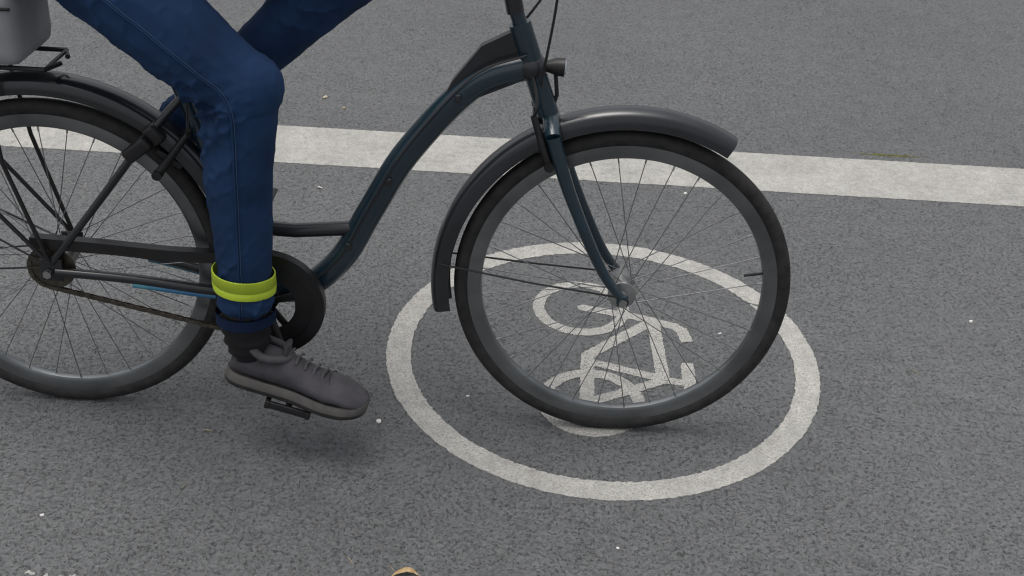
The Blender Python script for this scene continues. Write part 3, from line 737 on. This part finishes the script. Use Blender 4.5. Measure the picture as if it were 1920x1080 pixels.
hem.build('hem', DENIMD, jeans)
# lime band: flat strip wrapped round the ankle of the trousers
bd = MB(); bc = Vector((-.737, -.134, .400)) - PO; rows = []
for i in range(64):
    a = 2 * math.pi * i / 64
    r = .0538 + .0010 * math.sin(3 * a + 1)
    c2, s2 = math.cos(a), math.sin(a)
    for (dz, dr) in ((-.0205, 0), (-.0205, .002), (-.006, .0030), (-.0045, .0012), (-.003, .0030), (.0185, .0022), (.0195, 0)):
        tl = -.06 * c2 * r * 2
        rows.append((bc.x + (r + dr) * c2 * 1.08, bc.y + (r + dr) * s2, bc.z + dz + tl))
k_ = 7
bd.add(rows, [(i * k_ + q, ((i + 1) % 64) * k_ + q, ((i + 1) % 64) * k_ + (q + 1) % k_, i * k_ + (q + 1) % k_) for i in range(64) for q in range(k_)])
bd.build('ankle_band', LIME, person, ang=60)
# jacket
t = MB(); capsule(t, L(-1.04, -.03, 1.16), L(-.97, -.02, 1.40), .150, .145, sy=1.1); capsule(t, L(-1.04, .03, 1.16), L(-.97, .02, 1.40), .150, .145, sy=1.1)
capsule(t, L(-.95, -.07, 1.43), L(-.89, -.10, 1.54), .125, .095); capsule(t, L(-.95, .07, 1.43), L(-.89, .10, 1.54), .125, .095)
for s, sh, el, wr in ((-1, shR, elR, wrR), (1, shL, elL, wrL)):
    capsule(t, L(-.89, 0, 1.575), sh, .082, .072); capsule(t, sh, el, .070, .054); capsule(t, el, el.lerp(wr, .93), .054, .040)
capsule(t, L(-.87, 0, 1.60), neck, .078, .070)
vs_, ns_, fs_ = remeshed(t, .008, 5)
out = [p + n_v * (.010 * noise.noise(p * 9) + .005 * noise.noise(p * 26)) for p, n_v in zip(vs_, ns_)]
mb = MB(); mb.add(out, fs_); mb.build('jacket', JACKET, person, ang=180)

def shoe(ank, heel, toe, side, mats, lace=True):
    """heel and toe: points on the sole's underside; the shoe is lofted between them"""
    heel, toe = Vector(heel), Vector(toe); f = (toe - heel); ln_ = f.length; f.normalize(); sid = Vector((0, 1, 0)); up = sid.cross(f) * -1
    if up.z < 0: up = -up
    def W(t):   # half width of the sole
        return .030 + .006 * math.sin(min(t, .3) / .3 * math.pi / 2) + .015 * sstep(.42, .72, t) 
    def E(t): return math.sqrt(max(0.0, 1 - max(0, (.10 - t) / .10) ** 2)) * math.sqrt(max(0.0, 1 - max(0, (t - .82) / .18) ** 2.2))
    def Hh(t):  # top of the upper above the sole
        return float(.080 - .006 * t - .030 * sstep(.30, .72, t) - .016 * sstep(.72, 1.0, t))
    N_, K_ = 30, 22; u = MB(); V = []
    for i in range(N_ + 1):
        t = .012 + .976 * i / N_; c = heel + f * (ln_ * t) + up * .022; w_ = max(.004, W(t) * E(t)); hgt = Hh(t) * (.55 + .45 * E(t)) - .0
        for k in range(K_):
            a = 2 * math.pi * k / K_; cx, sx = math.cos(a), math.sin(a)
            prof_w = w_ * cx * (1 - (.30 if t < .45 else .18) * max(0, sx) ** 1.5); zz = (hgt * .5) * (1 + sx)
            V.append(c + sid * (prof_w + side * .004 * math.sin(t * 3)) + up * zz)
    F_ = [(i * K_ + k, i * K_ + (k + 1) % K_, (i + 1) * K_ + (k + 1) % K_, (i + 1) * K_ + k) for i in range(N_) for k in range(K_)] + [tuple(range(K_))[::-1], tuple(N_ * K_ + k for k in range(K_))]
    u.add(V, F_); uo = u.build('shoe', mats[0], person, ang=60)
    for v in uo.data.vertices: v.co += v.normal * (.0022 * noise.noise(v.co * 40))
    s_ = MB(); V = []; M_ = 40
    for lvl, (z, ex, mi) in enumerate(((.0, -.001, 0), (.004, .002, 0), (.012, .0035, 0), (.026, .0028, 0), (.030, -.002, 0))):
        for i in range(M_):
            a = 2 * math.pi * i / M_; t = .5 - .5 * math.cos(a); w_ = (W(t) * E(t) + ex) * (1 if math.sin(a) >= 0 else -1)
            tt = t * (1 + 2 * ex) - ex; toe_spring = .010 * sstep(.75, 1, t)
            V.append(heel + f * (ln_ * tt) + sid * w_ + up * (z + toe_spring))
    F_ = [(l * M_ + i, l * M_ + (i + 1) % M_, (l + 1) * M_ + (i + 1) % M_, (l + 1) * M_ + i) for l in range(4) for i in range(M_)]
    s_.add(V, F_[:2 * M_], 0); s_.add(V, F_[2 * M_:], 1)
    s_.add(V, [tuple(range(M_))[::-1], tuple(4 * M_ + i for i in range(M_))], 0)
    s_.build('sole', [mats[1], mats[2]], uo, ang=50)
    co2 = MB(); cc_ = heel + f * (ln_ * .21) + up * .100
    ring = [cc_ + f * (.052 * math.cos(a)) + sid * (.036 * math.sin(a)) + up * (-.010 + .012 * abs(math.cos(a)) - .012 * math.cos(a)) for a in np.linspace(0, 2 * math.pi, 28, endpoint=False)]
    co2.tube(ring, .0085, n=10, closed=True); co2.build('collar', mats[3], uo)
    to_ = MB(); to_.tube([cc_ + f * .040 - up * .030, cc_ + f * .046 - up * .004, cc_ + f * .040 + up * .016], [.026, .024, .020], n=16, sq=1.0)
    tv = to_.build('tongue', mats[0], uo)
    for v in tv.data.vertices:
        c_ = cc_ + f * .042; rel_ = v.co - c_; v.co = c_ + f * (rel_.dot(f) * .35) + sid * rel_.dot(sid) + up * rel_.dot(up)
    def surf(t, a):          # point on the upper's surface
        c = heel + f * (ln_ * t) + up * .022; w_ = max(.004, W(t) * E(t)); hgt = Hh(t) * (.55 + .45 * E(t)); cx, sx = math.cos(a), math.sin(a)
        return c + sid * (w_ * cx * (1 - (.30 if t < .45 else .18) * max(0, sx) ** 1.5)) + up * (hgt * .5 * (1 + sx))
    for path in ([(.74 - .05 * math.sin(a), a) for a in np.linspace(-.4, math.pi + .4, 16)], [(.27 - .10 * (k / 11), -.5 + 1.55 * k / 11) for k in range(12)], [(.27 - .10 * (k / 11), math.pi + .5 - 1.55 * k / 11) for k in range(12)],
                 [(.34 + .30 * k / 11, math.pi + .35 - 1.05 * math.sin(k / 11 * 1.6)) for k in range(12)]):
        sm2 = MB(); sm2.tube([surf(t, a) for t, a in path], .0013, n=6); sm2.build('stitched_seam', SOLE, uo)
    tg = MB()
    for q in range(5):
        t = .38 + .065 * q; c = heel + f * (ln_ * t) + up * (.022 + Hh(t) + .0035)
        tg.tube([c - sid * .022 - up * .008, c - sid * .01 + up * .0015, c + sid * .01 + f * .006 + up * .0015, c + sid * .022 + f * .008 - up * .008], .0026, n=6)
    tg.build('lace', mats[3], uo)
    return uo
PZ = PR - PO; PLo = PL - PO
def on_pedal(P_, slope, back, length, side_y):
    f = Vector((math.cos(slope), 0, -math.sin(slope))); n_ = Vector((math.sin(slope), 0, math.cos(slope)))
    ball = P_ + n_ * .0115; ball.y = side_y; heel = ball - f * back; return heel, heel + f * length
hR, tR = on_pedal(PZ, rad(16), .140, .292, -.134)
s1 = shoe(ankR, hR, tR, -1, (SHOE, SOLE, MIDS, SHOEL))
hL, tL = on_pedal(PLo, rad(40), .246, .262, .126)
s2 = shoe(ankL, hL, tL, 1, (SHOE, SOLE, MIDS, SHOEL))
for (an, kn, hh_) in ((ankR, kneeR, hR), (ankL, kneeL, hL)):
    sk = MB(); base_ = an + Vector((.006, 0, -.045)) if an is ankR else an + Vector((.025, 0, -.055))
    sk.tube(curve([kn.lerp(an, .84), kn.lerp(an, .95), base_], 8), [.047] * 7 + [.046, .046, .0455, .045, .044, .043, .040, .036, .033, .030], n=24); so_ = sk.build('sock', SOCK, person, ang=80)
    for v in so_.data.vertices: v.co += v.normal * (.0035 * math.sin(v.co.z * 420 + 3 * noise.noise(v.co * 20)))

# ------------------------------------------------------------------ small litter on the road
def pebble(x, y, r, m_, label, cat='pebble', name='pebble', flat=.6, grp=None):
    b = MB(); b.ball((0, 0, 0), r, (1.2, .9, flat), n=10); o = b.build(name, m_, None, ang=25)
    sdv = Vector((x * 13, y * 7, 1))
    for v in o.data.vertices: v.co += v.co.normalized() * r * .55 * noise.noise(v.co / r * .9 + sdv)
    o.location = (x, y, r * flat * .55 - .0006); o.rotation_euler = (0, 0, rng.uniform(0, 6))
    return tag(o, label, cat, grp)
CREAM = mat('cream_stone', (.55, .50, .36), .8, var=.2, vscale=200); WH = mat('white_chip', (.72, .71, .68), .7, var=.1, vscale=200); TAN = mat('tan_stone', (.42, .33, .2), .8, var=.2, vscale=200)
def gp_(px, py):
    d = cR * (px - 960) - cU * (py - 540) + cF * 2400; t = -1.7409 / d.z; return d.x * t, d.y * t
for px, py, r, m_, lab in ((610, 183, .0075, CREAM, 'cream pebble lying furthest from the lane line, behind the blue jeans'), (645, 203, .0045, TAN, 'small tan pebble between the cream pebble and the lane line'),
                           (710, 790, .0058, WH, 'pale stone chip left of the painted circle, near the toe of the shoe'), (1285, 363, .0045, WH, 'white stone chip just below the lane line, seen through the front wheel'),
                           (1350, 626, .0036, WH, 'tiny white stone chip right of the painted handlebar, inside the circle'), (877, 743, .0032, WH, 'tiny white stone chip inside the painted circle, left of the tyre'),
                           (1820, 603, .0046, WH, 'white stone chip alone on the open asphalt at the right side'), (669, 470, .0030, WH, 'tiny white stone chip between the jeans and the painted circle'), (1158, 1028, .0030, WH, 'tiny white stone chip in the foreground below the painted circle'),
                           (79, 966, .0040, WH, 'white stone chip in the near left corner of the road')):
    x, y = gp_(px, py); pebble(x, y, r, m_, lab, grp='small stones scattered on the road')
def flake(x, y, L_, W_, ang, m_, name, label, cat):
    b = MB(); n = 9
    for i in range(n + 1):
        t = i / n; w_ = W_ * math.sin(math.pi * (.08 + .84 * t)); z = .0025 + .002 * math.sin(t * 5)
        for s in (-1, 0, 1): b.v.append((L_ * (t - .5), s * w_, z - (.0012 if s else 0)))
    for i in range(n):
        for q in range(2): b.f.append((i * 3 + q, i * 3 + q + 1, i * 3 + q + 4, i * 3 + q + 3)); b.m.append(0)
    o = b.build(name, m_); so2 = o.modifiers.new('t', 'SOLIDIFY'); so2.thickness = .0007
    o.location = (x, y, 0); o.rotation_euler = (0, 0, ang); return tag(o, label, cat)
for px, py, a, nm, lb in ((600, 352, .2, 'paper_scrap', 'tiny white scrap of paper below the lane line, right of the jeans'), (430, 808, .1, 'straw_bit', None)):
    x, y = gp_(px, py)
    if lb: flake(x, y, .016, .0035, a, WH, nm, lb, 'scrap')
STRAW = mat('dry_straw', (.5, .42, .26), .7, var=.2, vscale=80)
for px, py, a, L_, lb in ((390, 808, .05, .022, 'dry straw bit under the shoe, left of the pale stone chip'), (346, 912, 1.3, .018, 'upright dry straw bit in the left foreground'), (1716, 698, -.7, .020, 'thin dry straw bit on open asphalt right of the circle'), (657, 1052, -.8, .020, 'thin dry straw bit beside the curled leaf')):
    x, y = gp_(px, py); flake(x, y, L_, .0011, a, STRAW, 'straw_bit', lb, 'straw')['group'] = 'dry straw bits on the road'
# white droppings splash by the lane line
x, y = gp_(322, 306); b = MB()
for k in range(34):
    a = rng.uniform(0, 6.28); r = abs(rng.gauss(0, .022)); s = rng.uniform(.0015, .005)
    b.ball((r * math.cos(a) * 1.5, r * math.sin(a), .0), s, (1.3, 1, .22), n=7)
o = b.build('droppings', mat('pale_droppings', (.5, .5, .5), .8, var=.2)); o.location = (x, y, .0004); tag(o, 'splash of pale bird droppings just below the lane line behind the rear wheel', 'droppings')
# yellow-green moss at the far edge of the line
x, y = gp_(1670, 295); b = MB()
for k in range(420):
    px_ = rng.gauss(0, .045); py_ = abs(rng.gauss(0, .006)); s = rng.uniform(.0008, .0022)
    a = rng.uniform(0, 6.28); b.tube([(px_, py_, 0), (px_ + s * math.cos(a), py_ + s * math.sin(a), s * 1.6)], [s * .6, .0002], n=4, cap=False)
o = b.build('moss', mat('moss_yellow', (.22, .22, .05), .9, var=.4, vscale=60)); o.location = (x, y + .008, -.0006); tag(o, kind='stuff', label='thin yellow-green moss along the far edge of the lane line', cat='moss')
# curled dry leaf at the bottom edge
x, y = gp_(760, 1078)
LEAF = mat('dry_leaf', (.42, .27, .12), .7, var=.3, vscale=50, col2=(.58, .44, .25), bump=.0006, bscale=200)
b = MB(); n, k = 22, 9
for i in range(n + 1):
    t = i / n; w_ = .0125 * math.sin(math.pi * t) ** .8 * (1 - .25 * t) + .0004
    cx_ = -.040 + .080 * t; cy_ = -.020 + .030 * math.sin(t * 2.2); cz_ = .004 + .014 * math.sin(math.pi * t)
    for q in range(k):
        s = -1 + 2 * q / (k - 1); curl = s * 1.15
        b.v.append((cx_ + .0012 * math.sin(9 * t + 3 * s), cy_ + w_ * math.sin(curl), cz_ + w_ * (1 - math.cos(curl)) * .9 + .0012 * math.sin(21 * t + 4 * s)))
for i in range(n):
    for q in range(k - 1): b.f.append((i * k + q, i * k + q + 1, (i + 1) * k + q + 1, (i + 1) * k + q)); b.m.append(0)
lf = b.build('leaf', LEAF, ang=180); sm = lf.modifiers.new('t', 'SOLIDIFY'); sm.thickness = .0005
lf.location = (x, y, 0); lf.rotation_euler = (0, 0, rad(-8)); lf.scale = (.62, .62, .42); tag(lf, 'curled light brown dry leaf lying at the near edge of the road', 'leaf')
b = MB(); b.tube(curve([(.040, .006, .005), (.055, -.001, .004), (.075, -.012, .0015)], 5), .0009, n=6); b.build('stalk', LEAF, lf)
b = MB(); b.tube(curve([(-.036, .004, .010), (-.045, .014, .006), (-.055, .026, .002)], 5), .0007, n=6); b.build('leaf_tip', LEAF, lf)
